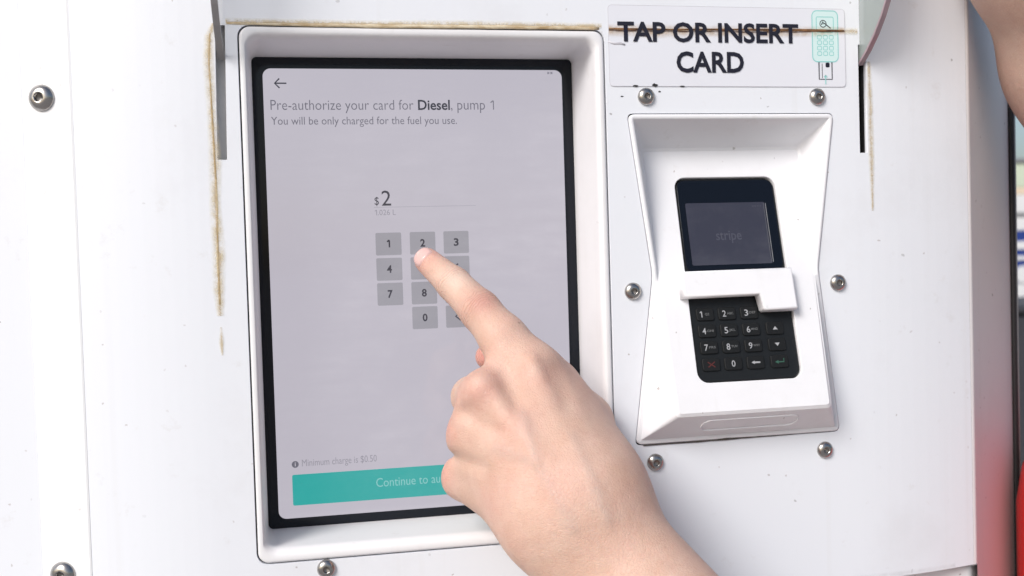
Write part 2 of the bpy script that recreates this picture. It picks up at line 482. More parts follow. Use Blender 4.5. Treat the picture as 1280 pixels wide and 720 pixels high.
M['film_cream'] = film('cream_film', (0.50, 0.37, 0.19, 1), (0.70, 0.60, 0.40, 1), .72, .34, .62)
M['film_grime'] = film('grey_grime_film', (0.36, 0.33, 0.31, 1), (0.50, 0.47, 0.45, 1), .15, .3, .10)
M['film_faint'] = film('faint_film', (0.45, 0.35, 0.22, 1), (0.62, 0.55, 0.44, 1), .40, .22, .45)

def strip(name, pts, mat, parent, n=9):
    """a thin dried film along pts (u, v, d, half width)"""
    dense = []
    for a, b in zip(pts, pts[1:]):
        k = max(1, int(math.dist(a[:2], b[:2])/.004))
        for i in range(k): dense.append([a[c]+(b[c]-a[c])*i/k for c in range(4)])
    dense.append(list(pts[-1]))
    vs, fs, ac = [], [], []
    for i, q in enumerate(dense):
        a = dense[max(0, i-1)]; b = dense[min(len(dense)-1, i+1)]
        d = Vector((b[0]-a[0], b[1]-a[1])).normalized(); nr = Vector((-d.y, d.x))
        for k in range(n):
            t = -1+2*k/(n-1)
            uu = q[0]+nr.x*t*q[3]
            vs.append(P(uu, q[1]+nr.y*t*q[3], max(q[2], .0003)-setback(uu))); ac.append(t)
    for i in range(len(dense)-1):
        for k in range(n-1): fs.append((i*n+k, i*n+k+1, (i+1)*n+k+1, (i+1)*n+k))
    o = obj(name, vs, fs, mat, parent)
    a = o.data.attributes.new('across', 'FLOAT', 'POINT'); a.data.foreach_set('value', ac)
    return o

# ------------------------------------------------------------------ fuel pump cabinet
pump = empty('fuel_pump', (0.17, 0.2, 0))
tag(pump, 'white painted metal fuel pump cabinet with screen recess, bolts and grimy sealant lines', 'fuel pump')
TOPV, BOTV = 0.26, -0.328
UR = 0.4390
def setback(u):
    """sheet bent gently back at both sides, a curve added to grade its brightness"""
    if u < -.016: return .5*3.3*(u+.016)**2
    if u > .345: return .5*2.3*(u-.345)**2
    return 0.0
SBL, SBR = setback(-.0856), setback(UR-.004)
def bend(o, cuts):
    me = o.data; bm = bmesh.new(); bm.from_mesh(me); off = wloc(o.parent)
    for c in cuts:
        bmesh.ops.bisect_plane(bm, geom=bm.verts[:]+bm.edges[:]+bm.faces[:], plane_co=(c-off.x, 0, 0), plane_no=(1, 0, 0), dist=1e-6)
    for v in bm.verts: v.co.y += setback(v.co.x+off.x)
    bmesh.ops.triangulate(bm, faces=[f for f in bm.faces if len(f.verts) > 4])
    bm.to_mesh(me); bm.free()
def hourglass(g=0.0, r=.004):
    base = [(0.2131-g, -0.0472+g), (0.2257-g, -0.1392), (0.2128-g, -0.2364-g), (0.3398+g, -0.2359-g), (0.3281+g, -0.1384), (0.3399+g, -0.0472+g)]
    out = []
    n = len(base)
    for i in range(n):
        p = Vector(base[i]); a = Vector(base[i-1]); b = Vector(base[(i+1) % n])
        da = (a-p).normalized(); db = (b-p).normalized()
        p0 = p+da*r; p1 = p+db*r
        for k in range(6):
            t = k/5; q = (1-t)**2*p0+2*t*(1-t)*p+t*t*p1
            out.append((q.x, q.y))
    return out
panel_outer = [(-0.0856, TOPV), (UR-.004, TOPV), (UR-.004, BOTV), (-0.0856, BOTV)]
fp = plate('front_panel', panel_outer,
      [rrect(-.0007, -.2879, .2007, .0007, .0065), hourglass(.0006),
       [(-.0132, -.0704), (-.0082, -.0706), (-.0068, .0003), (-.0118, .0003)],
       [(.3572, -.0703), (.3622, -.0703), (.3622, -.006), (.3572, -.006)]],
      -.003, 0.0, M['panel'], FPANEL, pump, bev=.00015)
bend(fp, [-.016-.0072*i for i in range(10)]+[.345+.0092*i for i in range(10)])  # curve added so the panel shades brighter at left, dimmer at right
# rounded vertical corner and the slanted side return
prof = [(UR-.0040, -SBR), (UR-.0032, -SBR-.0001)]
for i in range(1, 7):
    a = R(80-36*i/6); prof.append((UR-.004+.005*math.cos(a), -SBR-.005+.005*math.sin(a)))
RE = (.5330, -.1000)
prof += [RE]
vs = []; fs = []
for u, d in prof: vs += [P(u, TOPV, d), P(u, BOTV-.14 if u > UR-.0005 else BOTV, d)]
for i in range(len(prof)-1): fs.append((2*i, 2*i+1, 2*i+3, 2*i+2))
ret = obj('side_return', vs, fs, M['panel_dirty'], pump, smooth=True)
o = obj('edge_seal', *boxv(.5332, .5372, BOTV-.5, TOPV, -.1040, -.0980), M['rubber'], pump, bev=.0012)
o = obj('edge_strip', *boxv(.5376, .5404, BOTV-.5, TOPV, -.1100, -.1010), M['alu'], pump, bev=.0008)
# inner carcass behind the panel, top cap, lower body down to the plinth
obj('carcass', *boxv(-.108, .5322, BOTV-.03, TOPV+.001, -.50, -.112), M['inner'], pump)
vs = [P(u, BOTV-.0005, d) for u, d in prof[:6]]+[P(UR-.002, BOTV-.0005, -.013), P(-.09, BOTV-.0005, -.013), P(-.0856, BOTV-.0005, -SBL), P(-.016, BOTV-.0005, 0), P(.345, BOTV-.0005, 0)]
obj('under_edge', vs, [tuple(range(len(vs)))], M['panel_dirty'], pump)
lower = [(-.45, -.012), (UR-.003, -.0135), (.5290, -.1035), (.5300, -.40), (-.45, -.40)]
vs = [P(u, v, d) for v in (BOTV-.001, -Z0+.08) for u, d in lower]
fs = [(i, (i+1) % 5, (i+1) % 5+5, i+5) for i in range(5)]+[tuple(range(5)), tuple(range(9, 4, -1))]
obj('lower_body', vs, fs, M['panel_dirty'], pump, bev=.003)
obj('plinth', *boxv(-.43, .50, -Z0, -Z0+.082, -.39, -.03), M['bin_grey'], pump, bev=.004)
# left side: slanted trim band and the sheet beside it, its tilt added to brighten it
bd = [(-.0847, -.0034-SBL), (-.0853, -.0012-SBL), (-.0859, -.0004-SBL), (-.0869, -.0003-SBL), (-.1113, -.0078-SBL), (-.1121, -.0083-SBL), (-.1125, -.0095-SBL)]
vs = []; fs = []
for u, d in bd: vs += [P(u, TOPV, d), P(u, BOTV, d)]
for i in range(len(bd)-1): fs.append((2*i, 2*i+1, 2*i+3, 2*i+2))
obj('trim_band', vs, fs, M['band'], pump, smooth=False)
ls = [(-.1121, -.0087-SBL), (-.45, -.060-SBL), (-.45, -.40), (-.1121, -.40)]
vs = [P(u, v, d) for v in (BOTV, TOPV) for u, d in ls]
obj('left_sheet', vs, [(0, 1, 2, 3), (7, 6, 5, 4), (0, 4, 5, 1), (1, 5, 6, 2), (2, 6, 7, 3), (3, 7, 4, 0)], M['panel'], pump, bev=.0006)
obj('top_cap', *boxv(-.45, .5, TOPV+.0012, TOPV+.004, -.40, .002), M['panel'], pump, bev=.001)

# slot liners behind the two hood slots
for u0, u1, v0_, v1_, mt in ((-.0135, -.0066, -.0712, .001, 'slot_grey'), (.3568, .3626, -.0708, -.0055, 'inner')):
    vs, fs = [], []
    a = [P(u0, v0_, -.0032), P(u1, v0_, -.0032), P(u1, v1_, -.0032), P(u0, v1_, -.0032)]
    dp = -.0062 if mt == 'slot_grey' else -.03
    b = [P(u0, v0_, dp), P(u1, v0_, dp), P(u1, v1_, dp), P(u0, v1_, dp)]
    obj('slot_liner', a+b, [(0, 1, 5, 4), (1, 2, 6, 5), (2, 3, 7, 6), (3, 0, 4, 7), (4, 5, 6, 7)], M[mt], pump)

# recessed frame round the tablet
def rl(x0, y0, x1, y1, r, d): return [P(u, v, d) for u, v in rrect(x0, y0, x1, y1, r, 8)]
loops = [rl(.0000, -.2872, .2000, .0000, .0060, -.003), rl(.0000, -.2872, .2000, .0000, .0060, -.0010), rl(.0006, -.2866, .1994, -.0006, .0055, -.0002),
         rl(.0012, -.2860, .1988, -.0012, .0050, .0000)]
for i in range(8):
    a = R(90*i/7); f = 1-math.cos(a)
    e = .0046*math.sin(a)
    loops.append(rl(.0026+e*.30, -.2846+e, .1974-e*.55, -.0026-e*.75, .0075, -.0060*f))
loops += [rl(.0040, -.2796, .1912, -.0074, .0042, -.030), rl(.0037, -.2790, .1913, -.0082, .0030, -.0385), rl(.0037, -.2790, .1913, -.0082, .0030, -.046)]
loft('screen_frame', loops, M['frame'], pump)

# button-head bolts
def bolt_mesh(r):
    bm = bmesh.new(); n = 24; rings = []
    prof_ = [(r, -.0005), (r, r*.16), (r*.96, r*.24), (r*.82, r*.40), (r*.62, r*.52), (r*.42, r*.565)]
    for rr, d in prof_:
        rings.append([bm.verts.new((rr*math.cos(2*math.pi*k/n), -d, rr*math.sin(2*math.pi*k/n))) for k in range(n)])
    def hexr(k, q):
        a = 2*math.pi*k/n; s = (a % (math.pi/3))-math.pi/6
        return q*math.cos(math.pi/6)/math.cos(s)
    for q, d in ((r*.39, r*.56), (r*.37, r*.22)):
        rings.append([bm.verts.new((hexr(k, q)*math.cos(2*math.pi*k/n), -d, hexr(k, q)*math.sin(2*math.pi*k/n))) for k in range(n)])
    for a, b in zip(rings, rings[1:]):
        for k in range(n): bm.faces.new((a[k], a[(k+1) % n], b[(k+1) % n], b[k])).smooth = True
    bmesh.ops.recalc_face_normals(bm, faces=bm.faces)
    me = bpy.data.meshes.new('bolt'); bm.to_mesh(me); bm.free()
    me.materials.append(M['steel'])
    return me
def sock_mesh(r):
    me = bpy.data.meshes.new('hex_socket'); n = 6
    vs = [(r*.37*math.cos(2*math.pi*k/n), -r*.225, r*.37*math.sin(2*math.pi*k/n)) for k in range(n)]+[(0, -r*.12, 0)]
    me.from_pydata(vs, [], [(k, (k+1) % n, n) for k in range(n)]); me.materials.append(M['socket'])
    return me
BM = {r: (bolt_mesh(r), sock_mesh(r)) for r in (.0070, .0050)}
for i, (u, v, d, r) in enumerate(((-.1015, -.0360, -.0053-SBL, .0070), (-.1011, -.2875, -.0052-SBL, .0070), (.2243, -.0371, 0, .0050), (.3300, -.0371, 0, .0050),
                     (.2134, -.1480, 0, .0050), (.3408, -.1474, 0, .0050), (.2241, -.2472, 0, .0050), (.3302, -.2469, 0, .0050), (.0357, -.2925, 0, .0050))):
    b = bpy.data.objects.new('bolt', BM[r][0]); COL.objects.link(b); b.parent = pump
    b.location = P(u, v, d)-pump.location
    b.rotation_euler = (0, R(17*i+8), R(-17) if r > .006 else 0)
    s = bpy.data.objects.new('hex_socket', BM[r][1]); COL.objects.link(s); s.parent = b

# sealant lines and runs
tube('sealant_line', [(-.0060, .0013, .0000), (.030, .0011, 0), (.085, .0008, 0), (.140, .0013, 0), (.1975, .0013, 0)], .0008, M['bead'], pump, .45, 3, .25)
strip('sealant_stain', [(-.0064, .0022, .0003, .0024), (.07, .0018, .0003, .0026), (.12, .0024, .0003, .0030), (.199, .0026, .0003, .0022)], M['film_cream'], pump)
strip('sealant_stain', [(.3486, .0018, .0004, .0028), (.3568, .0016, .0004, .0026)], M['film_cream'], pump)
strip('sealant_run', [(-.0128, .0010, .0003, .0012), (-.0150, -.006, .0003, .0034), (-.0158, -.020, .0003, .0038), (-.0150, -.045, .0003, .0034), (-.0142, -.070, .0003, .0044), (-.0152, -.095, .0003, .0038), (-.0142, -.120, .0003, .0046), (-.0150, -.140, .0003, .0040), (-.0145, -.1530, .0003, .0024)], M['film_cream'], pump)
tube('sealant_bead', [(-.0146, -.004, .0000, .0004), (-.0156, -.02, .0000, .0005), (-.0148, -.06, .0000, .0005), (-.0142, -.095, .0000, .0004), (-.0149, -.125, .0000, .0005), (-.0146, -.147, .0000, .0006)], .0005, M['bead'], pump, .5, 6, .4)
strip('sealant_run', [(-.0146, -.159, .0003, .0008), (-.0146, -.167, .0003, .0018), (-.0144, -.174, .0003, .0008)], M['film_cream'], pump)
strip('sealant_run', [(.3640, -.016, .0001, .0018), (.3644, -.040, .0001, .0026), (.3646, -.075, .0001, .0026), (.3648, -.105, .0001, .0012)], M['film_cream'], pump)
strip('grime_smear', [(.300, -.3262, .0003, .002), (.350, -.3262, .0003, .0024), (.420, -.3262, -.0050, .002)], M['film_grime'], pump)

# ------------------------------------------------------------------ rain hood with its side plates
hood = empty('rain_hood', (0.175, -0.02, Z0+.05))
tag(hood, 'weathered clear acrylic rain hood tipped open, its curved side plates entering two slots', 'rain hood')
def side_prof(off=0.0):
    c = (-.050, .062); r = .093-off
    pts = []
    for i in range(15):
        a = R(-59+i*7.2); pts.append((c[0]+r*math.cos(a), c[1]+r*math.sin(a)))
    return pts
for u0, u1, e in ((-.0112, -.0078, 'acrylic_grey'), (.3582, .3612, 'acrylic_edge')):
    out = side_prof(.0012)
    back = [(-.0055, out[-1][1]), (-.0055, .012), (-.0050, -.008)]
    poly = out+back
    n = len(poly)
    vs = [P(u0, v, d) for d, v in poly]+[P(u1, v, d) for d, v in poly]
    sp_ = obj('side_plate', vs, [tuple(range(n)), tuple(range(2*n-1, n-1, -1))]+[(i, (i+1) % n, (i+1) % n+n, i+n) for i in range(n)], M['acrylic'] if u0 > 0 else M['acrylic_thin'], hood)
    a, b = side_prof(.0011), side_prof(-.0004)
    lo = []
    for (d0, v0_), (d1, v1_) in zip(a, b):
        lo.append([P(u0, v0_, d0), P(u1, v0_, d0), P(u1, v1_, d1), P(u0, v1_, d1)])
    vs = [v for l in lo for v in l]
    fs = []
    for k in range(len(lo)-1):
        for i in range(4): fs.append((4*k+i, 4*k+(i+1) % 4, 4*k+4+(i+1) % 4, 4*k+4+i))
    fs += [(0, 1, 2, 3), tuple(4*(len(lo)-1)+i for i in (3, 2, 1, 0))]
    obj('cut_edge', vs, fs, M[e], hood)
top = side_prof()[-1]
cv = [(top[0]+.001, top[1]-.004), (top[0]+.004, top[1]+.05), (top[0]-.004, top[1]+.16)]
vs = [P(u, v, d+t) for t in (0, .003) for d, v in cv for u in (-.0112, .3612)]
fs = [(0, 1, 3, 2), (2, 3, 5, 4), (6, 8, 9, 7), (8, 10, 11, 9), (0, 6, 7, 1), (4, 5, 11, 10), (0, 2, 8, 6), (2, 4, 10, 8), (1, 7, 9, 3), (3, 9, 11, 5)]
obj('cover', vs, fs, M['acrylic_cover'], hood)

# ------------------------------------------------------------------ instruction sticker
st = plate('instruction_sticker', rrect(.2029, -.0312, .3485, .0146, .0022), [], .0001, .00035, M['sticker'], FPANEL)
tag(st, 'white vinyl sticker reading TAP OR INSERT CARD with teal card reader drawing', 'sticker')
so = rrect(.2029, -.0312, .3485, .0146, .0022)
stroke('cut_edge', so, .00025, .00037, M['sticker_edge'], FPANEL, st, True)
text('lettering', 'TAP OR INSERT', .2081, -.0056, .1105, .0110, .00072, M['ink'], FPANEL, st, bold=.026)
text('lettering', 'CARD', .2429, -.0229, .0412, .0117, .00072, M['ink'], FPANEL, st, bold=.026)
ic = plate('reader_drawing', rrect(.3276, -.0165, .3440, .0134, .0030), [], .00036, .00040, M['ink_teal_pale'], FPANEL, st)
stroke('outline', rrect(.3276, -.0165, .3440, .0134, .0030), .0006, .00044, M['ink_teal'], FPANEL, ic, True)
stroke('outline', rrect(.3303, .0008, .3412, .0098, .0008), .0005, .00044, M['ink_teal'], FPANEL, ic, True)
for r_ in range(4):
    for c_ in range(3):
        x = .3308+c_*.0038; y = -.0128+r_*.0032
        stroke('key_outline', rrect(x, y, x+.0026, y+.0022, .0005, 2), .00045, .00044, M['ink_teal'], FPANEL, ic, True)
stroke('pay_symbol', [(.3346+.0020*math.cos(R(a)), .0058+.0020*math.sin(R(a))) for a in range(0, 360, 20)], .0005, .00046, M['ink'], FPANEL, ic, True)
stroke('pay_symbol', [(.3354, .0062), (.3388, .0036), (.3396, .0032)], .0006, .00046, M['ink'], FPANEL, ic)
stroke('pay_symbol', [(.3336, .0052), (.3346, .0070), (.3352, .0056)], .0007, .00047, M['ink'], FPANEL, ic)
cd = stroke('card_drawing', [(.3315, -.0168), (.3315, -.0268), (.3398, -.0268), (.3398, -.0168)], .0007, .00044, M['ink'], FPANEL, st)
sheet('chip', rrect(.3357, -.0198, .3383, -.0170, .0008), .00042, M['ink'], FPANEL, cd)
stroke('card_line', [(.3335, -.0176), (.3335, -.0262)], .0004, .00044, M['ink'], FPANEL, cd)
stroke('arrow', [(.3356, -.0298), (.3356, -.0244)], .0006, .00050, M['ink_teal'], FPANEL, st)
stroke('arrow', [(.3346, -.0256), (.3356, -.0244), (.3366, -.0256)], .0005, .00050, M['ink_teal'], FPANEL, st)
# worn spots on its lower edge and the brown sealant line that crosses it
for u, v, w, h in ((.2180, -.0310, .0020, .0006), (.2296, -.0306, .0018, .0011), (.2462, -.0312, .0016, .0004), (.2100, -.0370, .0010, .0004), (.2325, -.0342, .0009, .0005)):
    pts = [(u+w*math.cos(a)*random.uniform(.7, 1.1), v+h*math.sin(a)*random.uniform(.6, 1.2)) for a in [k*math.pi/5 for k in range(10)]]
    plate('scuff', pts, [], .00036 if v > -.0320 else .00002, .00050 if v > -.032 else .0001, M['inner'], FPANEL, st)
strip('sealant_stain', [(.2031, .0004, .0005, .0042), (.225, .0000, .0005, .0050), (.262, .0006, .0005, .0042), (.300, .0006, .0005, .0046), (.330, .0012, .0005, .0040), (.3484, .0018, .0005, .0030)], M['film_rust'], st)
tube('sealant_line', [(.2032, .0013, .0003, .0005), (.2140, .0011, .0003, .0007), (.240, .0012, .0003, .0004), (.275, .0015, .0003, .0005), (.305, .0017, .0003, .0007), (.330, .0018, .0003, .0008), (.3482, .0019, .0003, .0007)], .0006, M['bead_brown'], st, .45, 22, .2)
tube('peeling_edge', [(.2026, -.0062, .0004), (.2060, -.0072, .0004), (.2096, -.0070, .0004), (.2125, -.0078, .0004)], .0005, M['sticker_edge'], st, .5, 23, .4)

# ------------------------------------------------------------------ card reader housing
hs = empty('card_reader_housing', tuple(P(.2765, -.2365, .0)))
tag(hs, 'white moulded housing bolted on the panel, cradling the black card reader', 'reader housing')
def fpt(x, y, z=0.0): return FFACE @ Vector((x, y, z))
outl = hourglass(0, .004)
n = len(outl)
def inset(pts, k):
    out = []
    for i, p in enumerate(pts):
        a = Vector(pts[i-1]); b = Vector(pts[(i+1) % len(pts)]); d = (b-a).normalized()
        out.append((p[0]-d.y*k, p[1]+d.x*k))
    return out
inn1 = inset(outl, .0008); inn2 = inset(outl, .0026)
fb = [(.2268, .0766), (.2284, .0), (.2306, -.0815), (.3240, -.0812), (.3260, .0), (.3277, .0770)]
floop = []
for i in range(6):
    p = Vector(fb[i]); a = Vector(fb[i-1]); b = Vector(fb[(i+1) % 6])
    da = (a-p).normalized(); db = (b-p).normalized(); r = .0035
    for k in range(6):
        t = k/5; q = (1-t)**2*(p+da*r)+2*t*(1-t)*p+t*t*(p+db*r); floop.append((q.x, q.y))
L0 = [P(u, v, -.003) for u, v in outl]; L1 = [P(u, v, .0006) for u, v in outl]; L2 = [P(u, v, .0012) for u, v in inn1]; L3 = [P(u, v, .0009) for u, v in inn2]
L4 = [fpt(x, y, .0) for x, y in floop]
# walls: first stop a little short of the face so the face edge gets a small round
wallend = []
for i in range(n):
    w = (L4[i]-L3[i]); ln = w.length
    wallend.append(L4[i]-w*min(.3, .0016/max(ln, 1e-5)))
faceedge = [fpt(*q) for q in inset(floop, .0012)]
sk = loft('skirt', [L0, L1, L2, L3, wallend, faceedge], M['housing'], hs, smooth=False)
for i, p in enumerate(sk.data.polygons): p.use_smooth = (i//n) in (0, 1, 2)
DEV = (.2458, -.0632, .3084, .0584)      # reader body on the face plane
hole = rrect(DEV[0]-.0005, DEV[1]-.0005, DEV[2]+.0005, DEV[3]+.0005, .0065, 6)
plate('face_plate', inset(floop, .0010), [hole], -.006, .0001, M['housing'], FFACE, hs, bev=.0004)
# retaining bar with a tab at its right end
bar = [(.2402, -.0150), (.2860, -.0146), (.2874, -.0232), (.2884, -.0244), (.3082, -.0244), (.3088, -.0236), (.3082, .0004), (.2398, .0000)]
plate('retaining_bar', bar, [], -.0008, .0072, M['housing'], FFACE, hs, bev=.0012)
# shallow groove along the underside
ws_ = [L4[2*6+3], L4[3*6+2], L3[3*6+2], L3[2*6+3]]
ax = (ws_[1]-ws_[0]).normalized(); dn = ((ws_[3]-ws_[0])-ax*((ws_[3]-ws_[0]).dot(ax))).normalized(); nn = ax.cross(dn).normalized()
if nn.z > 0: nn = -nn
hgt = ((ws_[3]-ws_[0])-ax*((ws_[3]-ws_[0]).dot(ax))).length
fr = Matrix((ax, -dn, ax.cross(-dn))).transposed().to_4x4(); 
if (fr.to_3x3() @ Vector((0, 0, 1))).dot(nn) < 0: sgn = -1
else: sgn = 1
fr.translation = ws_[0]
y0 = -hgt*.74; y1 = -hgt*.26
gr = rrect(.016, y0, .076, y1, (y1-y0)/2-.0002, 8)
gin = rrect(.0168, y0+.0008, .0752, y1-.0008, (y1-y0)/2-.0011, 8)
plate('groove_rim', gr, [gin], -.0002 if sgn > 0 else -.0010, .0010 if sgn > 0 else .0002, M['housing'], fr, hs, bev=.0003)
# grime caught along the lower flange
tube('grime_line', [(.2170, -.2370, .0006, .0005), (.235, -.2369, .0006, .0003), (.262, -.2366, .0008, .0005), (.268, -.2362, .0008, .0008), (.273, -.2364, .0008, .0006), (.300, -.2366, .0006, .0003), (.334, -.2362, .0006, .0003)], .0005, M['grime'], hs, .4, 41, .5)

# ------------------------------------------------------------------ card reader
rd = empty('card_reader', tuple(fpt(.277, -.063, -.02)))
tag(rd, 'black handheld card reader with small dark display and number keypad in white housing', 'card reader')
plate('body', rrect(*DEV, .006, 6), [], -.0180, -.0016, M['black_plastic'], FFACE, rd, bev=.0007)
plate('display_glass', rrect(.2468, .0012, .3074, .0574, .005, 6), [], -.0017, -.0011, M['black_glass'], FFACE, rd, bev=.0002)
lc = plate('display', rrect(.2508, .0052, .3008, .0432, .001, 3), [], -.00112, -.00090, M['lcd'], FFACE, rd)
text('lettering', 'stripe', .2674, .0202, .0160, .0056, -.00080, M['lcd_ink'], FFACE, lc, bold=.01)
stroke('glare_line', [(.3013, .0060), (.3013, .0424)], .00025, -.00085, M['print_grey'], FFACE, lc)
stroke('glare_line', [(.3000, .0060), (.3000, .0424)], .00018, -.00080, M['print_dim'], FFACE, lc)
text('status_icons', '....', .2925, .0405, .006, .0006, -.00080, M['lcd_ink'], FFACE, lc, bold=.02)
cols = (.2546, .2680, .2816, .2962); rows = (-.0240, -.0338, -.0434, -.0533)
legend = [['1', '2', '3', None], ['4', '5', '6', 'up'], ['7', '8', '9', 'down'], ['x', '0', 'back', 'enter']]
sub = {'1': 'QZ', '2': 'ABC', '3': 'DEF', '4': 'GHI', '5': 'JKL', '6': 'MNO', '7': 'PRS', '8': 'TUV', '9': 'WXY'}
kz = -.0004
for r_ in range(4):
    for c_ in range(4):
        s = legend[r_][c_]
        if s is None: continue
        x, y = cols[c_], rows[r_]
        k = plate('key', rrect(x-.0053, y-.0037, x+.0053, y+.0037, .0014, 3), [], -.0018, kz-.0002, M['key_rubber'], FFACE, rd, bev=.0004)
        z = kz-.0001
        if s.isdigit():
            text('digit', s, x-.0030 if s in sub else x-.0012, y-.0018, .0011 if s == '1' else .0022, .0036, z, M['print_grey'], FFACE, k, bold=.006)
            if s in sub: text('letters', sub[s], x-.0002, y-.0006, .0040 if len(sub[s]) > 2 else .0026, .0013, z, M['print_dim'], FFACE, k, bold=.012)
        elif s in ('up', 'down'):
            q = 1 if s == 'up' else -1
            sheet('symbol', [(x-.0015, y-.0009*q), (x+.0015, y-.0009*q), (x, y+.0010*q)][::q], z, M['print_grey'], FFACE, k)
        elif s == 'x':
            for q in (1, -1): stroke('symbol', [(x-.0021, y-.0015*q), (x+.0021, y+.0015*q)], .0006, z+.00003*q, M['print_red'], FFACE, k)
        elif s == 'back':
            stroke('symbol', [(x-.0020, y), (x+.0026, y)], .0009, z, M['print_grey'], FFACE, k)
            sheet('symbol', [(x-.0028, y), (x-.0008, y-.0010), (x-.0008, y+.0010)], z+.00005, M['print_grey'], FFACE, k)
        else:
            stroke('symbol', [(x-.0020, y-.0004), (x+.0026, y-.0004), (x+.0026, y+.0016)], .0007, z, M['print_green'], FFACE, k)
            sheet('symbol', [(x-.0030, y-.0004), (x-.0008, y-.0015), (x-.0008, y+.0007)], z+.00005, M['print_green'], FFACE, k)

# ------------------------------------------------------------------ tablet
tb = empty('tablet', tuple(P(.0975, -.279, -.045)))
tag(tb, 'black framed tablet showing a payment keypad page, recessed in the white frame', 'tablet')
plate('body', rrect(.0030, -.2797, .1920, -.0075, .004, 4), [], -.0070, 0.0, M['black_glass'], FTAB, tb, bev=.0006)
plate('screen', rrect(.0097, -.2736, .1850, -.0147, .0045, 6), [], .00003, .00010, M['ui_back'], FTAB, tb)
Z1, Z2, Z3 = .00014, .00024, .00034
stroke('back_arrow', [(.0162, -.0231), (.0228, -.0231)], .0008, Z1, M['ui_ink'], FTAB, tb)
stroke('back_arrow', [(.0189, -.0204), (.0162, -.0231), (.0189, -.0258)], .0008, Z1+.00004, M['ui_ink'], FTAB, tb)
text('title_lettering', 'Pre-authorize your card for', .0135, -.0383, .0816, .0058, Z1, M['ui_grey'], FTAB, tb, bold=-.006)
text('title_lettering', 'Diesel', .0978, -.0383, .0188, .0058, Z1, M['ui_ink'], FTAB, tb, bold=.020)
text('title_lettering', ', pump', .1172, -.0383, .0204, .0040, Z1, M['ui_grey'], FTAB, tb, bold=-.006)
text('title_lettering', '1', .1412, -.0383, .0018, .0056, Z1, M['ui_grey'], FTAB, tb, bold=-.02)
text('subtitle_lettering', 'You will be only charged for the fuel you use.', .0135, -.0467, .1070, .0045, Z1, M['ui_grey'], FTAB, tb, bold=-.002)
for x in (.1768, .1787):
    for q in (1, -1): stroke('corner_mark', [(x-.0006, -.0164-.0006*q), (x+.0006, -.0164+.0006*q)], .0004, Z1+.00003*q, M['ui_grey'], FTAB, tb)
text('currency_sign', '$', .0706, -.0935, .0025, .0046, Z1, M['ui_ink'], FTAB, tb)
text('amount', '2', .0747, -.0941, .0055, .0088, Z1, M['ui_ink'], FTAB, tb)
text('litre_lettering', '1', .0707, -.0996, .0011, .0032, Z1, M['ui_pale'], FTAB, tb)
text('litre_lettering', '.026 L', .0723, -.0996, .0104, .0032, Z1, M['ui_pale'], FTAB, tb)
stroke('amount_line', [(.0700, -.0950), (.1302, -.0950)], .0003, Z1-.00002, M['ui_line'], FTAB, tb)
kx = (.0704, .0904, .1103); ky = (-.1231, -.1379, -.1525, -.1671)
labs = [['1', '2', '3'], ['4', '5', '6'], ['7', '8', '9'], [None, '0', '<']]
for r_ in range(4):
    for c_ in range(3):
        s = labs[r_][c_]
        if not s: continue
        x, y = kx[c_], ky[r_]
        k = plate('key', rrect(x, y, x+.0150, y+.0132, .0008, 3), [], Z1, Z1+.00006, M['ui_key'], FTAB, tb)
        if s == '<':
            stroke('symbol', [(x+.0092, y+.0092), (x+.0058, y+.0066), (x+.0092, y+.0040)], .0009, Z2, M['ui_ink'], FTAB, k)
        else:
            w = .0018 if s == '1' else .0029
            text('digit', s, x+.0075-w/2, y+.0046, w, .0044, Z2, M['ui_ink'], FTAB, k, bold=.03)
info = sheet('info_icon', [(.0200+.0020*math.cos(R(a)), -.2424+.0020*math.sin(R(a))) for a in range(0, 360, 24)], Z1, M['ui_grey'], FTAB, tb)
text('letter', 'i', .0197, -.2434, .0006, .0022, Z2, M['ui_back'], FTAB, info, bold=.02)
text('notice_lettering', 'Minimum charge is $0.50', .0238, -.2438, .0430, .0040, Z1, M['ui_pale'], FTAB, tb)
bt = sheet('continue_button', rrect(.0180, -.2663, .1770, -.2484, .0009, 3), Z1, M['ui_teal'], FTAB, tb)
text('lettering', 'Continue to authorization', .0660, -.2589, .0655, .0052, Z2, M['ui_teal_text'], FTAB, bt, bold=-.002)

# ------------------------------------------------------------------ hand and arm: smooth distance-field bodies
def cone(p, a, b, ra, rb):
    a = np.array(a); b = np.array(b); ba = b-a
    h = np.clip(((p-a)@ba)/(ba@ba), 0, 1)
    return np.linalg.norm(p-a-h[..., None]*ba, axis=-1)-(ra+(rb-ra)*h)

def smin(a, b, k):
    h = np.clip(.5+.5*(b-a)/k, 0, 1)
    return b+(a-b)*h-k*h*(1-h)

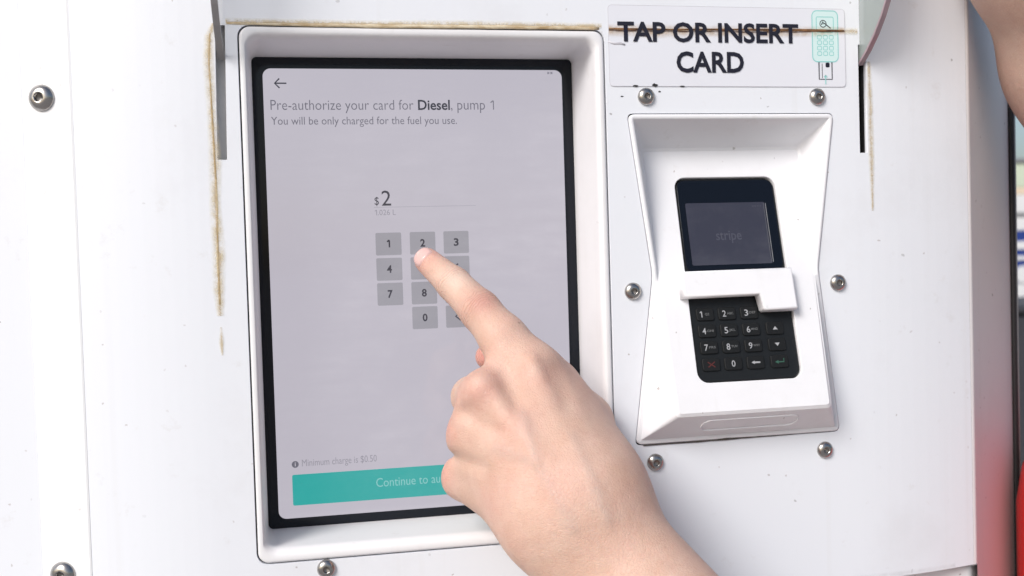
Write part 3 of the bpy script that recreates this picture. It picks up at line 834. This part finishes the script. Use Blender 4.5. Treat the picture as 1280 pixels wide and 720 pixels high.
def surface_nets(fn, lo, hi, step):
    lo = np.array(lo); hi = np.array(hi)
    dims = np.ceil((hi-lo)/step).astype(int)+1
    axs = [lo[i]+step*np.arange(dims[i]) for i in range(3)]
    val = np.empty(dims, np.float32)
    for i in range(dims[0]):
        gy, gz = np.meshgrid(axs[1], axs[2], indexing='ij')
        p = np.stack([np.full_like(gy, axs[0][i]), gy, gz], -1)
        val[i] = fn(p)
    ins = val < 0
    cd_ = dims-1
    acc = np.zeros(tuple(cd_)+(3,), np.float32); cnt = np.zeros(tuple(cd_), np.float32)
    base = [slice(0, c) for c in cd_]
    def corner(arr, o): return arr[o[0]:o[0]+cd_[0], o[1]:o[1]+cd_[1], o[2]:o[2]+cd_[2]]
    for ax_ in range(3):
        oth = [k for k in range(3) if k != ax_]
        for i in (0, 1):
            for j in (0, 1):
                o0 = [0, 0, 0]; o0[oth[0]] = i; o0[oth[1]] = j
                o1 = list(o0); o1[ax_] = 1
                a, b = corner(val, o0), corner(val, o1)
                mk = (a < 0) != (b < 0)
                t = np.where(mk, a/np.where(mk, a-b, 1), 0)
                for c in range(3):
                    acc[..., c] += np.where(mk, o0[c]+(t if c == ax_ else 0), 0)
                cnt += mk
    act = cnt > 0
    idx = np.full(tuple(cd_), -1, np.int64); idx[act] = np.arange(act.sum())
    ijk = np.argwhere(act)
    verts = lo+step*(ijk+acc[act]/cnt[act][:, None])
    faces = []
    for ax_ in range(3):
        b1, b2 = [k for k in range(3) if k != ax_]
        s0 = [slice(None)]*3; s1 = [slice(None)]*3
        s0[ax_] = slice(0, -1); s1[ax_] = slice(1, None)
        ch = ins[tuple(s0)] != ins[tuple(s1)]
        e = np.argwhere(ch)
        ok = (e[:, b1] > 0) & (e[:, b2] > 0) & (e[:, b1] < cd_[b1]) & (e[:, b2] < cd_[b2])
        e = e[ok]
        q = []
        for o1, o2 in ((0, 0), (-1, 0), (-1, -1), (0, -1)):
            c = e.copy(); c[:, b1] += o1; c[:, b2] += o2
            q.append(idx[c[:, 0], c[:, 1], c[:, 2]])
        q = np.stack(q, 1)
        fl = ins[e[:, 0], e[:, 1], e[:, 2]] ^ (ax_ == 1)
        q[~fl] = q[~fl][:, ::-1]
        faces.append(q)
    return verts, np.concatenate(faces)

def body(name, fn, lo, hi, step, mat, red, pale, parent=None, iters=2, extra=None):
    v, f = surface_nets(fn, lo, hi, step)
    # light smoothing of the lattice
    e = np.concatenate([f[:, [0, 1]], f[:, [1, 2]], f[:, [2, 3]], f[:, [3, 0]]])
    for _ in range(iters):
        s = np.zeros_like(v); c = np.zeros(len(v))
        np.add.at(s, e[:, 0], v[e[:, 1]]); np.add.at(s, e[:, 1], v[e[:, 0]]); np.add.at(c, e[:, 0], 1); np.add.at(c, e[:, 1], 1)
        v = v*.4+.6*s/np.maximum(c, 1)[:, None]
    me = bpy.data.meshes.new(name)
    off = wloc(parent) if parent else Vector((0, 0, 0))
    me.from_pydata((v-np.array(off)).tolist(), [], f.tolist())
    me.polygons.foreach_set('use_smooth', np.ones(len(f), bool))
    bm = bmesh.new(); bm.from_mesh(me); bmesh.ops.recalc_face_normals(bm, faces=bm.faces); bm.to_mesh(me); bm.free()
    for nm, spots in (('redness', red), ('pallor', pale)):
        val = np.zeros(len(v))
        for c, r, s in spots:
            val = np.maximum(val, s*np.exp(-(np.linalg.norm(v-np.array(c), axis=1)/r)**2))
        a = me.attributes.new(nm, 'FLOAT', 'POINT'); a.data.foreach_set('value', val.astype(np.float32))
    for nm, fn2 in (extra or {}).items():
        a = me.attributes.new(nm, 'FLOAT', 'POINT'); a.data.foreach_set('value', fn2(v).astype(np.float32))
    me.update()
    return link(name, me, mat, parent)

# joints in world metres
H = dict(
    tip=(0.0994, 0.0318, 1.3230), dip=(0.1121, 0.0140, 1.3094), pip=(0.1239, -0.0040, 1.2947), prx=(0.1347, -0.0160, 1.2792), im=(0.1471, -0.0260, 1.2613),
    mm=(0.1210, -0.0300, 1.2512), rm=(0.1143, -0.0210, 1.2285), pm=(0.1111, -0.0080, 1.2031),
    mp=(0.1191, 0.0040, 1.2460), rp=(0.1180, 0.0100, 1.2253), pp=(0.1169, 0.0140, 1.2017),
    mt=(0.1438, 0.0160, 1.2320), rt=(0.1429, 0.0140, 1.2138), pt=(0.1423, 0.0140, 1.1953),
    t0=(0.1771, -0.0460, 1.2014), t1=(0.1797, -0.0100, 1.2301), t2=(0.1593, 0.0140, 1.2583), t3=(0.1312, 0.0180, 1.2667),
    wi=(0.1679, -0.0640, 1.2052), wm=(0.1581, -0.0640, 1.1986), wr=(0.1513, -0.0560, 1.1948), wp=(0.1450, -0.0460, 1.1895),
    u0=(0.1481, -0.0500, 1.1820), u1=(0.1992, -0.0850, 1.1212), r0=(0.1713, -0.0600, 1.1967), r1=(0.2094, -0.0950, 1.1359),
    w0=(0.1606, -0.0160, 1.2516), w1=(0.1747, -0.0460, 1.2100), kb=(0.1171, -0.0395, 1.2564), va=(0.1377, -0.0500, 1.2422), vb=(0.1425, -0.0500, 1.2192), vc=(0.1601, -0.0500, 1.1868), vd=(0.1235, -0.0500, 1.2267), ve=(0.1626, -0.0500, 1.2303), vf=(0.1773, -0.0500, 1.1897),
    g0=(0.1315, -0.0400, 1.2652), g1=(0.1361, -0.0400, 1.2470), g2=(0.1113, -0.0300, 1.2424), g3=(0.1272, -0.0300, 1.2313), g4=(0.1051, -0.0200, 1.2181), g5=(0.1205, -0.0200, 1.2128), g6=(0.1608, -0.0200, 1.2600), g7=(0.1637, -0.0300, 1.2441), ten0=(0.1443, -0.0405, 1.2688), ten1=(0.1505, -0.0480, 1.2494), ten2=(0.1585, -0.0800, 1.2141),
    tm0=(0.1208, -0.0420, 1.2552), tm1=(0.1465, -0.0720, 1.2173))
def hand_sdf(p):
    c = lambda a, b, ra, rb: cone(p, H[a], H[b], ra, rb)
    # back of the hand: four metacarpals blended into a plate
    d = c('im', 'wi', .0150, .0185)
    d = smin(d, c('mm', 'wm', .0135, .0190), .022)
    d = smin(d, c('rm', 'wr', .0125, .0185), .022)
    d = smin(d, c('pm', 'wp', .0115, .0170), .022)
    # wrist and forearm
    arm = smin(c('u0', 'u1', .0175, .0250), c('r0', 'r1', .0200, .0290), .035)
    d = smin(d, arm, .022)
    # thumb folded beneath the index finger, its base bulging at the side
    th = smin(c('t0', 't1', .0185, .0142), c('t1', 't2', .0140, .0105), .012)
    d = smin(d, th, .030)
    d = smin(d, c('t2', 't3', .0105, .0075), .006)
    # web between thumb and index, middle knuckle
    d = smin(d, c('w0', 'w1', .0140, .0175), .014)
    d = smin(d, np.linalg.norm(p-np.array(H['kb']), axis=-1)-.0065, .008)
    # curled fingers
    for a, b, e, r in (('mm', 'mp', 'mt', .0112), ('rm', 'rp', 'rt', .0110), ('pm', 'pp', 'pt', .0098)):
        f = smin(cone(p, H[a], H[b], r+.0012, r), cone(p, H[b], H[e], r*.98, r*.85), .004)
        d = smin(d, f, .0038)
    # pointing index finger
    f = smin(c('tip', 'dip', .0076, .0096), c('dip', 'pip', .0096, .0112), .003)
    f = smin(f, c('pip', 'prx', .0112, .0126), .003)
    f = smin(f, c('prx', 'im', .0126, .0144), .005)
    d = smin(d, f, .010)
    # tendon ridges
    d = smin(d, smin(c('ten0', 'ten1', .0026, .0022), c('ten1', 'ten2', .0022, .0016), .004), .006)
    d = smin(d, c('tm0', 'tm1', .0028, .0012), .008)
    # low relief seen on the back of the hand: veins (raised) and hollows between the knuckles
    for a, b, amp, w in RELIEF: d = d-amp*np.exp(-(seg2(p, H[a], H[b])/w)**2)
    return d
HN = np.array([0.038, -0.549, Z0-.127])-np.array(H['va']); HN /= np.linalg.norm(HN)
def seg2(p, a, b):
    """distance to a segment measured across the back of the hand"""
    a = np.array(a); b = np.array(b); q = p-a; ba = b-a
    q = q-(q@HN)[..., None]*HN; ba = ba-(ba@HN)*HN
    h = np.clip((q@ba)/(ba@ba), 0, 1)
    return np.linalg.norm(q-h[..., None]*ba, axis=-1)
RELIEF = [('va', 'vb', .0007, .0024), ('vb', 'vc', .0007, .0026), ('vb', 'vd', .0005, .0022), ('ve', 'vf', .0006, .0028),
          ('g0', 'g1', -.0014, .0055), ('g2', 'g3', -.0019, .0042), ('g4', 'g5', -.0016, .0038), ('g6', 'g7', -.0014, .0050)]
person = empty('person', tuple(H['r1']))
tag(person, 'bare left hand and forearm with index finger pressing the tablet keypad', 'person')
FA = np.array(H['pip'])-np.array(H['tip']); FA /= np.linalg.norm(FA)
allp = np.array(list(H.values()))
lo = allp.min(0)-.032; hi = allp.max(0)+.036
hand = body('hand_and_forearm', hand_sdf, lo, hi, .0014, M['skin'],
     [(H['tip'], .0105, .75), ((0.1446, -0.0800, 1.2151), .016, .18), ((0.1294, -0.0600, 1.2361), .014, .22), ((0.1219, -0.0500, 1.2022), .012, .2), ((0.1233, -0.0140, 1.2995), .0075, .50), ((0.1183, -0.0420, 1.2545), .0085, .62), ((0.1023, -0.0220, 1.2328), .010, .50), ((0.0994, -0.0100, 1.2057), .011, .45), ((0.1705, -0.0350, 1.2337), .012, .5),
      ((0.1273, 0.0140, 1.2677), .007, .9), ((0.1476, -0.0400, 1.2611), .009, .35), ((0.1645, -0.0200, 1.2624), .02, .25)],
     [((0.1102, 0.0020, 1.3136), .009, .6), ((0.1147, -0.0450, 1.2617), .004, .35), ((0.1447, -0.0460, 1.2652), .004, .4)], person,
     extra=dict(vein=lambda v: .30*np.exp(-(np.minimum(np.minimum(seg2(v, H['va'], H['vb']), seg2(v, H['ve'], H['vf'])), np.minimum(seg2(v, H['vb'], H['vc']), seg2(v, H['vb'], H['vd'])))/.0030)**2),
                axial=lambda v: (v-np.array(H['tip']))@FA,
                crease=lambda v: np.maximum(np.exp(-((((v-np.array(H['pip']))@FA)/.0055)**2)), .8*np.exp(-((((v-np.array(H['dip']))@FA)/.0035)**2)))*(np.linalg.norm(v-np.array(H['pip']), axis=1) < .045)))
# fingernail laid on the fingertip surface
T = np.array(H['tip']); A = np.array(H['dip'])-T; A /= np.linalg.norm(A)
camv = np.array([0.038, -0.549, Z0-.127])-T; camv /= np.linalg.norm(camv)
N = camv-A*(camv@A); N /= np.linalg.norm(N); Sd = np.cross(A, N)
vs, fs = [], []
nu, nv = 13, 13
for i in range(nu):
    for j in range(nv):
        s = -1+2*i/(nu-1); t = -1+2*j/(nv-1)
        # rounded outline
        q = max(abs(s), abs(t)); l = math.hypot(s, t)
        k = (q/l if l > 1e-6 else 1); k = .45+.55*k
        s2, t2 = s*k, t*k
        ang = s2*.98
        dirn = N*math.cos(ang)+Sd*math.sin(ang)
        p0 = T+A*(-.0006+.0050*t2)
        dist = .016
        for _ in range(60):
            dd = float(hand_sdf((p0+dirn*dist)[None])[0])
            dist -= dd
            if dd < 1e-6 or dist < .002: break
        edge = max(0, 1-q**4)
        vs.append(tuple(p0+dirn*(dist+.00025*edge+(.00042 if q < .99 else -.0004))))
for i in range(nu-1):
    for j in range(nv-1): fs.append((i*nv+j, (i+1)*nv+j, (i+1)*nv+j+1, i*nv+j+1))
obj('fingernail', vs, fs, M['nail'], person, smooth=True)

# ------------------------------------------------------------------ second arm at the cabinet's right edge
B = [(0.4135, -0.0500, 1.5464), (0.4536, -0.0300, 1.4921), (0.4995, -0.0100, 1.4315), (0.5567, 0.0000, 1.3428)]
def arm_sdf(p):
    d = cone(p, B[0], B[1], .030, .0335)
    d = smin(d, cone(p, B[1], B[2], .0335, .0370), .03)
    return smin(d, cone(p, B[2], B[3], .0370, .0420), .03)
p2 = empty('person', tuple(B[2]))
tag(p2, 'bare arm reaching down past the right side of the cabinet', 'person')
ab = np.array(B)
body('arm', arm_sdf, ab.min(0)-.05, ab.max(0)+.05, .0025, M['skin_far'], [], [], p2)

# ------------------------------------------------------------------ far background seen past the cabinet's right edge
sg = empty('roadside_sign', (3.62, 4.05, 0))
tag(sg, 'out of focus blue and white sign board standing beyond the cabinet', 'sign')
def board(name, x0, x1, z0, z1, y, mat, t=.06):
    vs = [(x, yy, z) for yy in (y, y+t) for z in (z0, z1) for x in (x0, x1)]
    return obj(name, vs, [(0, 1, 3, 2), (4, 6, 7, 5), (0, 4, 5, 1), (2, 3, 7, 6), (0, 2, 6, 4), (1, 5, 7, 3)], M[mat], sg, bev=.005)
ZB = Z0
board('top_rail', 3.25, 4.1, ZB+.285, ZB+.31, 3.99, 'sign_grey')
board('header_panel', 3.25, 4.1, ZB+.16, ZB+.284, 4.0, 'sign_green')
board('accent_strip', 3.25, 4.1, ZB+.125, ZB+.159, 4.0, 'tan_panel')
board('white_panel', 3.25, 4.1, ZB+.03, ZB+.124, 4.0, 'sign_white')
board('middle_rail', 3.25, 4.1, ZB+.015, ZB+.029, 3.99, 'sign_grey')
board('white_panel', 3.25, 4.1, ZB-.06, ZB+.014, 4.0, 'sign_white')
bp = board('blue_panel', 3.25, 4.1, ZB-.33, ZB-.061, 4.0, 'sign_blue')
for z0, z1 in ((-.155, -.115), (-.21, -.19)):
    vs = [(x, yy, ZB+z) for yy in (3.994, 3.9995) for z in (z0, z1) for x in (3.4, 4.0)]
    obj('white_stripe', vs, [(0, 1, 3, 2), (4, 6, 7, 5), (0, 4, 5, 1), (2, 3, 7, 6), (0, 2, 6, 4), (1, 5, 7, 3)], M['sign_white'], bp)
vs = [(3.58+.05*math.cos(R(a)), yy, ZB-.285+.045*math.sin(R(a))) for yy in (3.994, 3.9995) for a in range(0, 360, 20)]
obj('white_dot', vs, [tuple(range(18)), tuple(range(35, 17, -1))]+[(i, (i+1) % 18, (i+1) % 18+18, i+18) for i in range(18)], M['sign_white'], bp)
board('lower_panel', 3.25, 4.1, ZB-.46, ZB-.331, 4.0, 'sign_white')
board('post', 3.30, 3.36, 0, ZB-.461, 4.0, 'sign_grey'); board('post', 3.98, 4.04, 0, ZB-.461, 4.0, 'sign_grey')

bn = empty('waste_bin', (3.0, 3.3, 0))
tag(bn, 'dark grey box-shaped bin beyond the cabinet, in front of the sign board', 'bin')
vs = [(2.95+x, 3.3+yy, z) for x, yy, z in ((-.30, -.25, 0), (.34, -.25, 0), (.34, .25, 0), (-.30, .25, 0), (-.33, -.28, 1.04), (.37, -.28, 1.04), (.37, .28, 1.04), (-.33, .28, 1.04))]
bb = obj('bin_body', vs, [(0, 3, 2, 1), (0, 1, 5, 4), (1, 2, 6, 5), (2, 3, 7, 6), (3, 0, 4, 7), (4, 5, 6, 7)], M['bin_grey'], bn, bev=.02)
vs = [(2.95+x, 3.3+yy, z) for z in (1.041, 1.075) for x, yy in ((-.35, -.30), (.39, -.30), (.39, .30), (-.35, .30))]
obj('lid', vs, [(3, 2, 1, 0), (4, 5, 6, 7), (0, 1, 5, 4), (1, 2, 6, 5), (2, 3, 7, 6), (3, 0, 4, 7)], M['bin_grey'], bn, bev=.012)

RX, RY = .597, .020
rp = empty('red_post', (RX, RY, 0))
tag(rp, 'bright red painted round-topped post close beside the cabinet', 'post')
loops = []
for rr, z in ((.115, .0), (.115, .02)): loops.append([(RX+rr*math.cos(2*math.pi*k/32), RY+rr*math.sin(2*math.pi*k/32), z) for k in range(32)])
loft('base_flange', loops, M['bin_grey'], rp, False, True, True)
loops = []
for rr, z in ((.098, .0205), (.098, 1.140), (.094, 1.165), (.082, 1.185), (.055, 1.200), (.02, 1.206)): loops.append([(RX+rr*math.cos(2*math.pi*k/40), RY+rr*math.sin(2*math.pi*k/40), z) for k in range(40)])
loft('red_tube', loops, M['red_paint'], rp, True, False, True)
